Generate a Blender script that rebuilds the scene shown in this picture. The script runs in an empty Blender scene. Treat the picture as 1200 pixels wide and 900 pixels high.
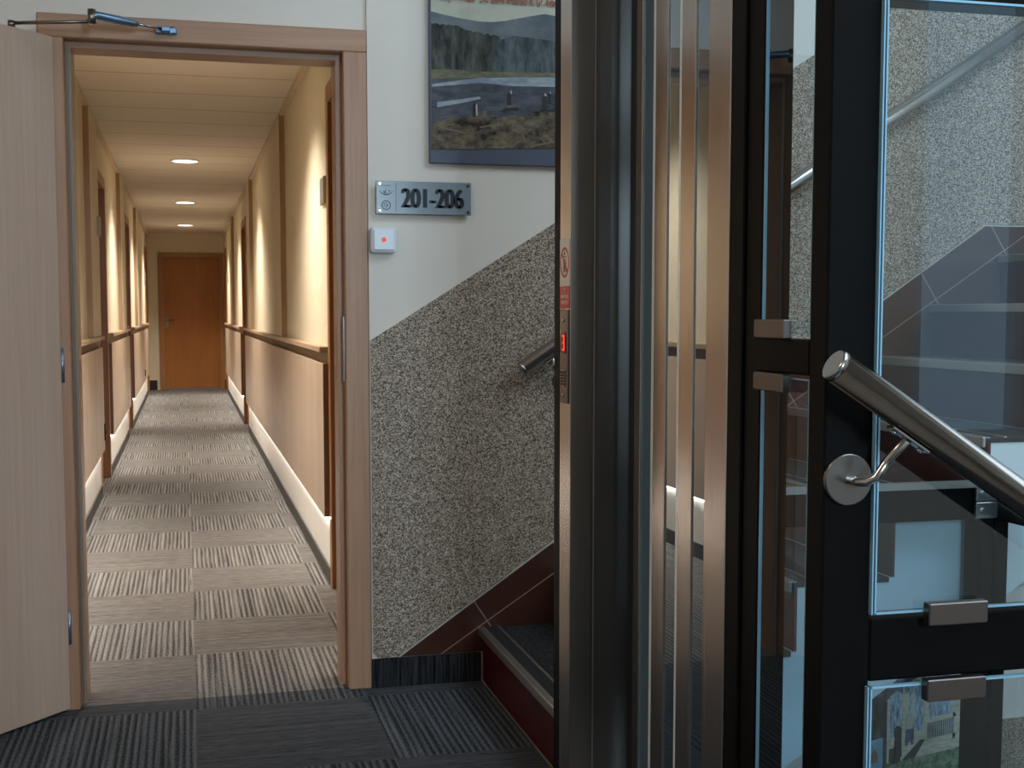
import bpy, bmesh, math, random
from mathutils import Vector, Matrix
random.seed(7)
scene = bpy.context.scene
COL = scene.collection
PI = math.pi

# ------------------------------------------------------------------ materials
MATS = {}
def new_mat(name):
    m = bpy.data.materials.new(name); m.use_nodes = True
    nt = m.node_tree
    for n in list(nt.nodes): nt.nodes.remove(n)
    out = nt.nodes.new('ShaderNodeOutputMaterial')
    MATS[name] = m
    return m, nt, out
def N(nt, typ, **kw):
    n = nt.nodes.new(typ)
    for k, v in kw.items():
        if k in n.inputs.keys(): n.inputs[k].default_value = v
        else: setattr(n, k, v)
    return n
def L(nt, a, b): nt.links.new(a, b)
def rgb(r, g, b): return (r, g, b, 1.0)
def srgb(r, g, b):
    f = lambda c: (c/255/12.92) if c/255 <= 0.04045 else ((c/255+0.055)/1.055)**2.4
    return (f(r), f(g), f(b), 1.0)
def math_n(nt, op, a, b=None, c=None):
    n = nt.nodes.new('ShaderNodeMath'); n.operation = op
    for i, v in enumerate((a, b, c)):
        if v is None: continue
        if isinstance(v, (int, float)): n.inputs[i].default_value = v
        else: L(nt, v, n.inputs[i])
    return n.outputs[0]
def mapping(nt, scale=(1, 1, 1), rot=(0, 0, 0), loc=(0, 0, 0)):
    tc = N(nt, 'ShaderNodeTexCoord'); mp = N(nt, 'ShaderNodeMapping')
    mp.inputs['Scale'].default_value = scale; mp.inputs['Rotation'].default_value = rot; mp.inputs['Location'].default_value = loc
    L(nt, tc.outputs['Object'], mp.inputs['Vector'])
    return mp.outputs['Vector']
def ramp(nt, fac, stops):
    r = N(nt, 'ShaderNodeValToRGB')
    el = r.color_ramp.elements
    while len(el) < len(stops): el.new(0.5)
    for e, (p, c) in zip(el, stops): e.position = p; e.color = c
    L(nt, fac, r.inputs['Fac'])
    return r.outputs['Color']
def bump(nt, h, strength=0.2, dist=0.002):
    b = N(nt, 'ShaderNodeBump'); b.inputs['Strength'].default_value = strength; b.inputs['Distance'].default_value = dist
    L(nt, h, b.inputs['Height'])
    return b.outputs['Normal']
def mix_col(nt, fac, a, b, blend='MIX'):
    m = N(nt, 'ShaderNodeMix', data_type='RGBA', blend_type=blend)
    if isinstance(fac, (int, float)): m.inputs[0].default_value = fac
    else: L(nt, fac, m.inputs[0])
    for i, v in ((6, a), (7, b)):
        if isinstance(v, tuple): m.inputs[i].default_value = v
        else: L(nt, v, m.inputs[i])
    return m.outputs[2]
def principled(nt, out, **kw):
    p = N(nt, 'ShaderNodeBsdfPrincipled', **kw); L(nt, p.outputs[0], out.inputs[0]); return p

def plain(name, col, rough=0.5, metal=0.0, noise=0.06, scale=6.0, spec=0.5, b=0.0, bscale=300):
    m, nt, out = new_mat(name)
    v = mapping(nt)
    n = N(nt, 'ShaderNodeTexNoise', Scale=scale, Detail=4.0); L(nt, v, n.inputs['Vector'])
    c = ramp(nt, n.outputs['Fac'], [(0.3, tuple(x*(1-noise) for x in col[:3])+(1,)), (0.7, tuple(min(1, x*(1+noise)) for x in col[:3])+(1,))])
    p = principled(nt, out, Roughness=rough, Metallic=metal)
    p.inputs['Specular IOR Level'].default_value = spec
    L(nt, c, p.inputs['Base Color'])
    if b > 0:
        n2 = N(nt, 'ShaderNodeTexNoise', Scale=bscale, Detail=3.0); L(nt, v, n2.inputs['Vector'])
        L(nt, bump(nt, n2.outputs['Fac'], b, 0.002), p.inputs['Normal'])
    return m
def wood(name, ca, cb, axis=2, freq=90, rough=0.42, long=2.5, spec=0.4):
    """fine straight grain running along the given axis"""
    m, nt, out = new_mat(name)
    s = [freq, freq, freq]; s[axis] = long
    v = mapping(nt, tuple(s))
    n = N(nt, 'ShaderNodeTexNoise', Scale=1.0, Detail=5.0, Roughness=0.6); L(nt, v, n.inputs['Vector'])
    s2 = [freq*0.12]*3; s2[axis] = long*0.3
    v2 = mapping(nt, tuple(s2))
    n2 = N(nt, 'ShaderNodeTexNoise', Scale=1.0, Detail=3.0); L(nt, v2, n2.inputs['Vector'])
    f = math_n(nt, 'ADD', math_n(nt, 'MULTIPLY', n.outputs['Fac'], 0.55), math_n(nt, 'MULTIPLY', n2.outputs['Fac'], 0.45))
    c = ramp(nt, f, [(0.32, cb), (0.68, ca)])
    p = principled(nt, out, Roughness=rough); p.inputs['Specular IOR Level'].default_value = spec
    L(nt, c, p.inputs['Base Color'])
    L(nt, bump(nt, n.outputs['Fac'], 0.08, 0.001), p.inputs['Normal'])
    return m
def brushed(name, col, rough=0.3, axis=2, aniso=0.4):
    m, nt, out = new_mat(name)
    s = [700, 700, 700]; s[axis] = 3
    v = mapping(nt, tuple(s))
    n = N(nt, 'ShaderNodeTexNoise', Scale=1.0, Detail=3.0); L(nt, v, n.inputs['Vector'])
    c = ramp(nt, n.outputs['Fac'], [(0.25, tuple(x*0.97 for x in col[:3])+(1,)), (0.75, col)])
    p = principled(nt, out, Metallic=1.0)
    r = math_n(nt, 'ADD', math_n(nt, 'MULTIPLY', n.outputs['Fac'], 0.02), rough-0.01)
    L(nt, c, p.inputs['Base Color']); L(nt, r, p.inputs['Roughness'])
    p.inputs['Anisotropic'].default_value = aniso
    return m
def emission(name, col, strength):
    m, nt, out = new_mat(name)
    e = N(nt, 'ShaderNodeEmission', Strength=strength); e.inputs['Color'].default_value = col
    L(nt, e.outputs[0], out.inputs[0]); return m
def glass_pane(name, tint, r0=0.08, gain=1.0, rough=0.0):
    """thin pane: transparent with a two-sided Schlick reflection"""
    m, nt, out = new_mat(name)
    g = N(nt, 'ShaderNodeNewGeometry')
    d = N(nt, 'ShaderNodeVectorMath', operation='DOT_PRODUCT')
    L(nt, g.outputs['Incoming'], d.inputs[0]); L(nt, g.outputs['Normal'], d.inputs[1])
    k = math_n(nt, 'SUBTRACT', 1.0, math_n(nt, 'ABSOLUTE', d.outputs['Value']))
    k5 = math_n(nt, 'POWER', k, 4.2)
    fac = math_n(nt, 'MINIMUM', math_n(nt, 'MULTIPLY', math_n(nt, 'ADD', math_n(nt, 'MULTIPLY', k5, 1-r0), r0), gain), 0.97)
    t = N(nt, 'ShaderNodeBsdfTransparent'); t.inputs['Color'].default_value = tint
    gl = N(nt, 'ShaderNodeBsdfGlossy', Roughness=rough); gl.inputs['Color'].default_value = rgb(0.9, 0.97, 1.0)
    mx = N(nt, 'ShaderNodeMixShader')
    L(nt, fac, mx.inputs[0]); L(nt, t.outputs[0], mx.inputs[1]); L(nt, gl.outputs[0], mx.inputs[2]); L(nt, mx.outputs[0], out.inputs[0])
    return m

def sheen_pane(name):  # bluish reflection of the door glass painted in as diffuse colour
    m, nt, out = new_mat(name)
    d = N(nt, 'ShaderNodeBsdfPrincipled', Roughness=0.12); d.inputs['Base Color'].default_value = srgb(118, 146, 162)
    t = N(nt, 'ShaderNodeBsdfTransparent'); t.inputs['Color'].default_value = rgb(0.5, 0.6, 0.65)
    mx = N(nt, 'ShaderNodeMixShader'); mx.inputs[0].default_value = 0.6
    L(nt, t.outputs[0], mx.inputs[1]); L(nt, d.outputs[0], mx.inputs[2]); L(nt, mx.outputs[0], out.inputs[0])
    return m
def carpet_mat(name, dark=1.0):
    m, nt, out = new_mat(name)
    tc = N(nt, 'ShaderNodeTexCoord'); sp = N(nt, 'ShaderNodeSeparateXYZ'); L(nt, tc.outputs['Object'], sp.inputs[0])
    X, Y = sp.outputs[0], sp.outputs[1]
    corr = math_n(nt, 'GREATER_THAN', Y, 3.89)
    # tile indices
    ix = math_n(nt, 'FLOOR', math_n(nt, 'DIVIDE', math_n(nt, 'SUBTRACT', X, 0.010), 0.508))
    iyc = math_n(nt, 'FLOOR', math_n(nt, 'DIVIDE', math_n(nt, 'SUBTRACT', Y, 3.89), 0.508))
    iyl = math_n(nt, 'FLOOR', math_n(nt, 'DIVIDE', math_n(nt, 'SUBTRACT', Y, 3.78), 0.56))
    iy = math_n(nt, 'ADD', math_n(nt, 'MULTIPLY', iyc, corr), math_n(nt, 'MULTIPLY', iyl, math_n(nt, 'SUBTRACT', 1.0, corr)))
    s = math_n(nt, 'ADD', ix, iy)
    par = math_n(nt, 'ABSOLUTE', math_n(nt, 'SUBTRACT', s, math_n(nt, 'MULTIPLY', math_n(nt, 'FLOOR', math_n(nt, 'DIVIDE', s, 2.0)), 2.0)))
    par = math_n(nt, 'LESS_THAN', par, 0.5)     # 1 on odd tiles
    def streak(sx, sy, seed):
        v = mapping(nt, (sx, sy, 1), loc=(seed, seed*0.3, 0))
        n = N(nt, 'ShaderNodeTexNoise', Scale=1.0, Detail=3.0, Roughness=0.7); L(nt, v, n.inputs['Vector'])
        return n.outputs['Fac']
    v1 = streak(52, 1.1, 3.0); v2 = streak(200, 60, 9.0)       # pile variation
    h1 = streak(1.1, 52, 5.0); h2 = streak(18, 260, 1.0)
    wob = math_n(nt, 'MULTIPLY', math_n(nt, 'SUBTRACT', v1, 0.5), 7.0)
    wave = math_n(nt, 'SINE', math_n(nt, 'ADD', math_n(nt, 'MULTIPLY', X, 2*PI/0.0195), wob))
    fv = math_n(nt, 'ADD', math_n(nt, 'MULTIPLY', wave, 0.115), math_n(nt, 'ADD', math_n(nt, 'MULTIPLY', v1, 0.45), math_n(nt, 'MULTIPLY', v2, 0.55)))
    fh = math_n(nt, 'ADD', math_n(nt, 'MULTIPLY', h1, 0.35), math_n(nt, 'MULTIPLY', h2, 0.65))
    cv = ramp(nt, fv, [(0.36, rgb(0.034*dark, 0.034*dark, 0.034*dark)), (0.66, rgb(0.205*dark, 0.198*dark, 0.190*dark))])
    ch = ramp(nt, fh, [(0.38, rgb(0.050*dark, 0.049*dark, 0.048*dark)), (0.62, rgb(0.18*dark, 0.168*dark, 0.160*dark))])
    c = mix_col(nt, par, ch, cv)
    c = mix_col(nt, 1.0, c, mix_col(nt, corr, rgb(0.60, 0.68, 0.80), rgb(1.42, 1.39, 1.34)), 'MULTIPLY')  # light change at the threshold painted in: landing darker and cooler, corridor lighter
    hh = N(nt, 'ShaderNodeMix', data_type='FLOAT'); L(nt, par, hh.inputs[0]); L(nt, fh, hh.inputs[2]); L(nt, fv, hh.inputs[3])
    p = principled(nt, out, Roughness=0.95); p.inputs['Specular IOR Level'].default_value = 0.1
    L(nt, c, p.inputs['Base Color']); L(nt, bump(nt, hh.outputs[0], 0.7, 0.004), p.inputs['Normal'])
    return m
def stripe_carpet(name, axis_scale, a, b):
    m, nt, out = new_mat(name)
    v = mapping(nt, axis_scale)
    n = N(nt, 'ShaderNodeTexNoise', Scale=1.0, Detail=3.0, Roughness=0.7); L(nt, v, n.inputs['Vector'])
    c = ramp(nt, n.outputs['Fac'], [(0.38, a), (0.64, b)])
    p = principled(nt, out, Roughness=0.95); p.inputs['Specular IOR Level'].default_value = 0.1
    L(nt, c, p.inputs['Base Color']); L(nt, bump(nt, n.outputs['Fac'], 0.6, 0.003), p.inputs['Normal'])
    return m
def speckle_mat():
    m, nt, out = new_mat('stone_chip_plaster')
    v = mapping(nt)
    vo = N(nt, 'ShaderNodeTexVoronoi', Scale=340.0); L(nt, v, vo.inputs['Vector'])
    sp = N(nt, 'ShaderNodeSeparateColor'); L(nt, vo.outputs['Color'], sp.inputs[0])
    c = ramp(nt, sp.outputs[0], [(0.0, srgb(60, 48, 39)), (0.25, srgb(112, 96, 80)), (0.5, srgb(160, 142, 122)), (0.75, srgb(188, 170, 150)), (1.0, srgb(224, 210, 192))])
    edge = ramp(nt, vo.outputs['Distance'], [(0.25, rgb(1, 1, 1)), (0.8, rgb(0.72, 0.69, 0.67))])
    c2 = mix_col(nt, 1.0, c, edge, 'MULTIPLY')
    p = principled(nt, out, Roughness=0.55); p.inputs['Specular IOR Level'].default_value = 0.35
    L(nt, c2, p.inputs['Base Color'])
    inv = math_n(nt, 'SUBTRACT', 1.0, vo.outputs['Distance'])
    L(nt, bump(nt, inv, 0.4, 0.002), p.inputs['Normal'])
    return m
def tile_mat():
    m, nt, out = new_mat('dark_brown_tile')
    tc = N(nt, 'ShaderNodeTexCoord'); sp = N(nt, 'ShaderNodeSeparateXYZ'); L(nt, tc.outputs['Object'], sp.inputs[0])
    a = math.atan(0.646)
    s = math_n(nt, 'ADD', math_n(nt, 'MULTIPLY', sp.outputs[0], math.cos(a)), math_n(nt, 'MULTIPLY', sp.outputs[2], math.sin(a)))
    t = math_n(nt, 'SUBTRACT', math_n(nt, 'MULTIPLY', sp.outputs[2], math.cos(a)), math_n(nt, 'MULTIPLY', sp.outputs[0], math.sin(a)))
    g1 = math_n(nt, 'LESS_THAN', math_n(nt, 'FRACT', math_n(nt, 'DIVIDE', math_n(nt, 'ADD', s, 0.075), 0.315)), 0.011)
    t0 = -0.893*math.sin(a) + 0.171*math.cos(a) + 0.006
    g2 = math_n(nt, 'LESS_THAN', math_n(nt, 'ABSOLUTE', math_n(nt, 'SUBTRACT', t, t0)), 0.0016)
    g = math_n(nt, 'MAXIMUM', g1, g2)
    n = N(nt, 'ShaderNodeTexNoise', Scale=3.0, Detail=2.0); L(nt, tc.outputs['Object'], n.inputs['Vector'])
    base = ramp(nt, n.outputs['Fac'], [(0.3, srgb(60, 34, 26)), (0.7, srgb(78, 46, 35))])
    c = mix_col(nt, g, base, srgb(150, 125, 110))
    p = principled(nt, out, Roughness=0.28)
    L(nt, c, p.inputs['Base Color'])
    return m
def ceiling_mat():
    m, nt, out = new_mat('ceiling_boards')
    tc = N(nt, 'ShaderNodeTexCoord'); sp = N(nt, 'ShaderNodeSeparateXYZ'); L(nt, tc.outputs['Object'], sp.inputs[0])
    fr = math_n(nt, 'FRACT', math_n(nt, 'DIVIDE', math_n(nt, 'SUBTRACT', sp.outputs[1], 6.2), 0.56))
    g = math_n(nt, 'LESS_THAN', fr, 0.02)
    c = mix_col(nt, g, srgb(218, 208, 194), srgb(128, 112, 96))
    p = principled(nt, out, Roughness=0.6); L(nt, c, p.inputs['Base Color'])
    L(nt, bump(nt, math_n(nt, 'SUBTRACT', 1.0, g), 0.6, 0.004), p.inputs['Normal'])
    return m
def straw_mat():
    m, nt, out = new_mat('straw_wallpaper')
    v = mapping(nt, (260, 260, 14))
    n = N(nt, 'ShaderNodeTexNoise', Scale=1.0, Detail=4.0); L(nt, v, n.inputs['Vector'])
    c = ramp(nt, n.outputs['Fac'], [(0.3, srgb(204, 190, 162)), (0.7, srgb(226, 214, 190))])
    p = principled(nt, out, Roughness=0.7); L(nt, c, p.inputs['Base Color'])
    L(nt, bump(nt, n.outputs['Fac'], 0.15, 0.001), p.inputs['Normal'])
    return m
def two_tone(name, ca, cb, scale, stretch=(1, 1, 1), rough=0.5, lo=0.4, hi=0.6, detail=6.0):
    m, nt, out = new_mat(name)
    v = mapping(nt, stretch)
    n = N(nt, 'ShaderNodeTexNoise', Scale=scale, Detail=detail, Roughness=0.65); L(nt, v, n.inputs['Vector'])
    c = ramp(nt, n.outputs['Fac'], [(lo, ca), (hi, cb)])
    p = principled(nt, out, Roughness=rough); p.inputs['Specular IOR Level'].default_value = 0.15
    L(nt, c, p.inputs['Base Color'])
    return m

M = {}
M['paint'] = plain('white_paint', srgb(226, 216, 204), 0.75, noise=0.03, scale=3, spec=0.2, b=0.06)
M['paint_grey'] = plain('white_paint_stair', srgb(214, 214, 212), 0.7, noise=0.03, scale=2, spec=0.2)
M['straw'] = straw_mat()
M['speckle'] = speckle_mat()
M['tile'] = tile_mat()
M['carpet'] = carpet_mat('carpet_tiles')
M['stair_carpet'] = two_tone('stair_carpet', rgb(0.006, 0.006, 0.006), rgb(0.045, 0.045, 0.044), 160, rough=0.95)
M['base_carpet'] = stripe_carpet('striped_carpet_base', (110, 110, 4), rgb(0.006, 0.006, 0.007), rgb(0.042, 0.042, 0.046))
M['base_dark'] = plain('dark_skirting', rgb(0.05, 0.045, 0.04), 0.7)
M['casing'] = wood('beech_casing', srgb(188, 146, 116), srgb(160, 118, 90), 2, 70)
M['casing_h'] = wood('beech_casing_head', srgb(188, 146, 116), srgb(160, 118, 90), 0, 70)
M['leaf'] = wood('beech_door_leaf', srgb(212, 184, 165), srgb(195, 164, 143), 2, 80, rough=0.35)
M['orange'] = wood('orange_beech', srgb(172, 112, 50), srgb(148, 92, 36), 2, 50, rough=0.4)
M['orange_frame'] = wood('orange_beech_frame', srgb(170, 122, 78), srgb(142, 96, 56), 2, 60, rough=0.4)
M['panel'] = wood('wainscot_laminate', srgb(204, 182, 160), srgb(180, 158, 136), 2, 60, rough=0.45, long=0.4)
M['panel_dark'] = wood('wainscot_end_wood', srgb(146, 108, 80), srgb(120, 86, 62), 2, 60)
M['pilaster_side'] = wood('pilaster_side_wood', srgb(172, 142, 110), srgb(148, 118, 88), 2, 60)
M['rail_h'] = wood('rail_wood', srgb(186, 160, 134), srgb(162, 136, 112), 1, 80)
M['gap'] = plain('rail_shadow_gap', srgb(120, 96, 72), 0.7)  # shade in the recess below the rail put into the colour
M['ceil'] = ceiling_mat()
M['ceil_trim'] = plain('ceiling_edge_trim', srgb(205, 188, 164), 0.6)
M['white'] = plain('plinth_white', srgb(232, 228, 220), 0.6, noise=0.02)
M['steel'] = brushed('brushed_steel', rgb(0.50, 0.43, 0.38), 0.27)
M['steel_dark'] = brushed('dark_brushed_steel', rgb(0.25, 0.215, 0.19), 0.30)
M['steel_x'] = brushed('brushed_steel_tube', rgb(0.17, 0.15, 0.135), 0.17, axis=0, aniso=0.0)
M['chrome'] = plain('polished_steel', rgb(0.44, 0.41, 0.385), 0.20, 1.0, noise=0.02)
M['steel_wall'] = brushed('wall_rail_steel', rgb(0.50, 0.49, 0.48), 0.22, axis=0, aniso=0.0)
M['rosette'] = plain('satin_rosette', rgb(0.20, 0.185, 0.17), 0.3, 1.0, noise=0.03)
M['alu'] = plain('aluminium_nosing', rgb(0.62, 0.60, 0.57), 0.35, 1.0, noise=0.03)
M['bronze'] = plain('dark_bronze_frame', rgb(0.0045, 0.004, 0.0038), 0.5, 0.0, noise=0.1, scale=40, spec=0.07)
M['black'] = plain('black_rubber', rgb(0.012, 0.012, 0.014), 0.6)
M['glass'] = glass_pane('clear_pane', rgb(0.80, 0.91, 0.96), 0.09)
M['doorglass'] = glass_pane('lift_door_glass', rgb(0.34, 0.40, 0.44), 0.12, gain=1.35)
M['glass_edge_bright'] = plain('glass_edge_bright', srgb(238, 248, 255), 0.2)
M['glass_edge'] = plain('glass_edge', srgb(146, 190, 212), 0.12, noise=0.05, spec=1.0)
M['painted_sheen'] = sheen_pane('painted_sheen_pane')
M['glass_edge_dark'] = plain('glass_edge_dark', srgb(40, 74, 92), 0.15, noise=0.05, spec=1.0)
M['clamp'] = brushed('clamp_steel', rgb(0.20, 0.17, 0.155), 0.34, axis=0)
M['riser'] = plain('dark_red_riser', srgb(74, 14, 9), 0.32, noise=0.08)
M['led'] = emission('led_light', rgb(1.0, 0.95, 0.88), 22.0)
M['lamp'] = emission('downlight_glow', rgb(1.0, 0.93, 0.80), 6.0)
M['sign'] = plain('frosted_sign_glass', srgb(130, 140, 146), 0.22, noise=0.05, spec=0.6)
M['ink'] = plain('black_ink', rgb(0.008, 0.010, 0.014), 0.5)
M['ink_grey'] = plain('grey_ink', srgb(70, 84, 96), 0.5)
M['plastic'] = plain('white_plastic', srgb(226, 228, 232), 0.35, noise=0.01)
M['redled'] = emission('red_indicator', rgb(1.0, 0.06, 0.03), 1.6)
M['redlens'] = plain('red_display', rgb(0.30, 0.004, 0.008), 0.15)
M['sticker_w'] = plain('sticker_white', srgb(232, 226, 218), 0.4)
M['sticker_r'] = plain('sticker_red', srgb(205, 40, 30), 0.4)
M['plate'] = plain('number_plate', srgb(150, 142, 130), 0.4)
M['blue_steel'] = plain('blue_grey_closer', srgb(132, 158, 186), 0.28, 0.9, noise=0.05)
M['hinge'] = plain('hinge_steel', srgb(150, 158, 180), 0.3, 0.8)
M['gasket'] = plain('grey_seal', srgb(150, 134, 116), 0.6)
M['shaft_panel'] = plain('shaft_wall_panel', rgb(0.02, 0.022, 0.026), 0.5)
M['frame_white'] = plain('window_frame_white', srgb(225, 225, 225), 0.4)
# picture colours
M['navy'] = plain('poster_navy', srgb(78, 82, 98), 0.4)
M['p_sky'] = two_tone('print_sky', srgb(186, 186, 168), srgb(204, 202, 186), 5)
M['p_mount'] = two_tone('print_mountain', srgb(98, 106, 110), srgb(124, 130, 134), 9)
M['p_forest'] = two_tone('print_forest', srgb(40, 42, 40), srgb(98, 100, 94), 16, (3.2, 1, 0.8), lo=0.36, hi=0.66)
M['p_haze'] = two_tone('print_forest_haze', srgb(62, 70, 72), srgb(104, 112, 114), 14, (3, 1, 0.8))
M['p_meadow'] = two_tone('print_meadow', srgb(106, 104, 84), srgb(136, 130, 106), 20, (1, 1, 4))
M['p_lake'] = two_tone('print_lake', srgb(70, 72, 80), srgb(96, 100, 106), 14, (1, 1, 3))
M['p_streak'] = two_tone('print_lake_light', srgb(134, 146, 158), srgb(168, 178, 186), 16, (1, 1, 4))
M['p_bank'] = two_tone('print_bank', srgb(34, 30, 30), srgb(132, 118, 96), 26, (1, 1, 1.6), lo=0.34, hi=0.68)
M['p_dark'] = plain('print_dark_figure', srgb(36, 36, 42), 0.6)
M['p_skin'] = plain('print_pale_figure', srgb(190, 186, 176), 0.6)
M['p_brown'] = plain('print_brown', srgb(120, 98, 78), 0.6)
M['p_red'] = plain('print_red_letters', srgb(164, 92, 72), 0.6)
M['p_wood'] = two_tone('print_house_wood', srgb(186, 180, 158), srgb(212, 206, 186), 30, (1, 1, 4))
M['p_blue'] = two_tone('print_house_glass', srgb(70, 98, 128), srgb(205, 228, 245), 30, (4, 1, 1), lo=0.35, hi=0.7)
M['p_green'] = two_tone('print_grass', srgb(70, 92, 70), srgb(140, 160, 130), 40)
M['p_roof'] = two_tone('print_roof', srgb(50, 64, 84), srgb(96, 116, 138), 30)
M['p_water'] = two_tone('print_pond', srgb(110, 150, 170), srgb(140, 178, 196), 10)

# ------------------------------------------------------------------ mesh helpers
def B(): return bmesh.new()
def box(bm, x0, x1, y0, y1, z0, z1, bev=0.0, mi=0, seg=1):
    if x0 > x1: x0, x1 = x1, x0
    if y0 > y1: y0, y1 = y1, y0
    if z0 > z1: z0, z1 = z1, z0
    r = bmesh.ops.create_cube(bm, size=1.0)
    vs = r['verts']
    for v in vs:
        v.co = Vector((x0 if v.co.x < 0 else x1, y0 if v.co.y < 0 else y1, z0 if v.co.z < 0 else z1))
    fs = set(f for v in vs for f in v.link_faces)
    for f in fs: f.material_index = mi
    if bev > 0:
        es = list(set(e for v in vs for e in v.link_edges))
        rr = bmesh.ops.bevel(bm, geom=es, offset=bev, segments=seg, affect='EDGES', profile=0.5, clamp_overlap=True)
        for f in rr['faces']: f.material_index = mi
    return vs
def prism(bm, pts, axis, a, b, mi=0):
    """pts: 2D outline; axis 'y' -> pts are (x,z); 'x' -> (y,z); 'z' -> (x,y)"""
    def P(p, t):
        if axis == 'y': return (p[0], t, p[1])
        if axis == 'x': return (t, p[0], p[1])
        return (p[0], p[1], t)
    v0 = [bm.verts.new(P(p, a)) for p in pts]; v1 = [bm.verts.new(P(p, b)) for p in pts]
    n = len(pts); fs = []
    fs.append(bm.faces.new(v0)); fs.append(bm.faces.new(list(reversed(v1))))
    for i in range(n):
        fs.append(bm.faces.new((v0[i], v1[i], v1[(i+1) % n], v0[(i+1) % n])))
    for f in fs: f.material_index = mi
    bmesh.ops.recalc_face_normals(bm, faces=fs)
    return fs
def poly(bm, pts3, mi=0):
    f = bm.faces.new([bm.verts.new(p) for p in pts3]); f.material_index = mi; return f
def tube(bm, path, r, seg=20, caps=True, mi=0):
    path = [Vector(p) for p in path]; rings = []
    up = None
    for i, p in enumerate(path):
        if i == 0: d = path[1]-p
        elif i == len(path)-1: d = p-path[i-1]
        else: d = (path[i+1]-p).normalized()+(p-path[i-1]).normalized()
        d.normalize()
        if up is None:
            up = Vector((0, 0, 1)) if abs(d.z) < 0.9 else Vector((0, 1, 0))
        a = d.cross(up).normalized(); b = a.cross(d).normalized(); up = b
        rr = r[i] if isinstance(r, (list, tuple)) else r
        rings.append([bm.verts.new(p+(a*math.cos(t)+b*math.sin(t))*rr) for t in [2*PI*k/seg for k in range(seg)]])
    fs = []
    for i in range(len(rings)-1):
        for k in range(seg):
            f = bm.faces.new((rings[i][k], rings[i][(k+1) % seg], rings[i+1][(k+1) % seg], rings[i+1][k])); f.smooth = True; fs.append(f)
    if caps:
        fs.append(bm.faces.new(list(reversed(rings[0])))); fs.append(bm.faces.new(rings[-1]))
    for f in fs: f.material_index = mi
    bmesh.ops.recalc_face_normals(bm, faces=fs)
    return fs
def disc(bm, c, n, r, t, seg=32, mi=0, bev=0.0):
    c = Vector(c); n = Vector(n).normalized()
    if bev > 0: return tube(bm, [c, c+n*(t-bev), c+n*t], [r, r, r-bev], seg, True, mi)
    return tube(bm, [c, c+n*t], r, seg, True, mi)
def ring(bm, c, n, r0, r1, t, seg=40, mi=0):
    c = Vector(c); n = Vector(n).normalized()
    up = Vector((0, 0, 1)) if abs(n.z) < 0.9 else Vector((0, 1, 0))
    a = n.cross(up).normalized(); b = a.cross(n).normalized()
    R = []
    for rr, tt in ((r0, 0), (r1, 0), (r1, t), (r0, t)):
        R.append([bm.verts.new(c+n*tt+(a*math.cos(k*2*PI/seg)+b*math.sin(k*2*PI/seg))*rr) for k in range(seg)])
    fs = []
    for i in range(4):
        A, Bq = R[i], R[(i+1) % 4]
        for k in range(seg):
            fs.append(bm.faces.new((A[k], A[(k+1) % seg], Bq[(k+1) % seg], Bq[k])))
    for f in fs: f.material_index = mi
    bmesh.ops.recalc_face_normals(bm, faces=fs)
def wloc(o):
    v = Vector((0, 0, 0))
    while o is not None: v += o.location; o = o.parent
    return v
def obj(name, bm, mats, parent=None):
    if not isinstance(mats, (list, tuple)): mats = [mats]
    me = bpy.data.meshes.new(name)
    off = wloc(parent)
    if off.length > 0:
        for v in bm.verts: v.co -= off
    bm.to_mesh(me); bm.free()
    for m in mats: me.materials.append(m)
    o = bpy.data.objects.new(name, me); COL.objects.link(o)
    if parent is not None: o.parent = parent
    return o
def tag(o, label, cat=None, group=None, kind=None):
    if label: o['label'] = label
    if cat: o['category'] = cat
    if group: o['group'] = group
    if kind: o['kind'] = kind
    return o
def empty(name, loc, label=None, cat=None, group=None, kind=None):
    o = bpy.data.objects.new(name, None); COL.objects.link(o); o.location = loc; o.empty_display_size = 0.1
    return tag(o, label, cat, group, kind)
def struct(name, bm, mats, label=None):
    return tag(obj(name, bm, mats), label, None, None, 'structure')
def sbox(name, *a, mat=None, parent=None, bev=0.0, seg=1):
    bm = B(); box(bm, *a, bev=bev, seg=seg); return obj(name, bm, mat, parent)
def text_bm(bm, txt, size, mat_index, place, sx=1.0, bold=0.0, align='LEFT', thick=0.0004):
    """place: function (u,v,w)->world. text outline becomes mesh lettering"""
    cu = bpy.data.curves.new('t', 'FONT'); cu.body = txt; cu.size = size; cu.align_x = align
    cu.offset = bold; cu.extrude = thick
    ob = bpy.data.objects.new('t', cu); COL.objects.link(ob)
    dg = bpy.context.evaluated_depsgraph_get(); dg.update()
    me = bpy.data.meshes.new_from_object(ob.evaluated_get(dg))
    n0 = len(bm.verts); f0 = len(bm.faces)
    bm.from_mesh(me)
    bm.verts.ensure_lookup_table(); bm.faces.ensure_lookup_table()
    for v in bm.verts[n0:]: v.co = Vector(place(v.co.x*sx, v.co.y, v.co.z))
    for f in bm.faces[f0:]: f.material_index = mat_index
    bpy.data.objects.remove(ob); bpy.data.curves.remove(cu); bpy.data.meshes.remove(me)

# ------------------------------------------------------------------ dimensions
YW = 3.876               # landing wall plane
XL, XR = -0.545, 0.595   # corridor walls
YE = 20.0                # corridor end wall
ZC = 2.38                # corridor ceiling
WB = 4.0                 # rear of landing wall
XS = 0.81                # lift front plane
YN, YF = 1.496, 2.757    # lift near and far faces
XB = 1.965               # lift right side
STEP, RISE, X1 = 0.265, 0.171, 0.893

# ------------------------------------------------------------------ room shell
bm = B()
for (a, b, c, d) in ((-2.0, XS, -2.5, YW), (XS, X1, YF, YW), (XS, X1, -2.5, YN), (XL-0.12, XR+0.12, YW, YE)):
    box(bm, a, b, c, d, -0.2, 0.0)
struct('floor', bm, M['carpet'], 'grey carpet tiles laid in alternating directions through landing and corridor')

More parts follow.
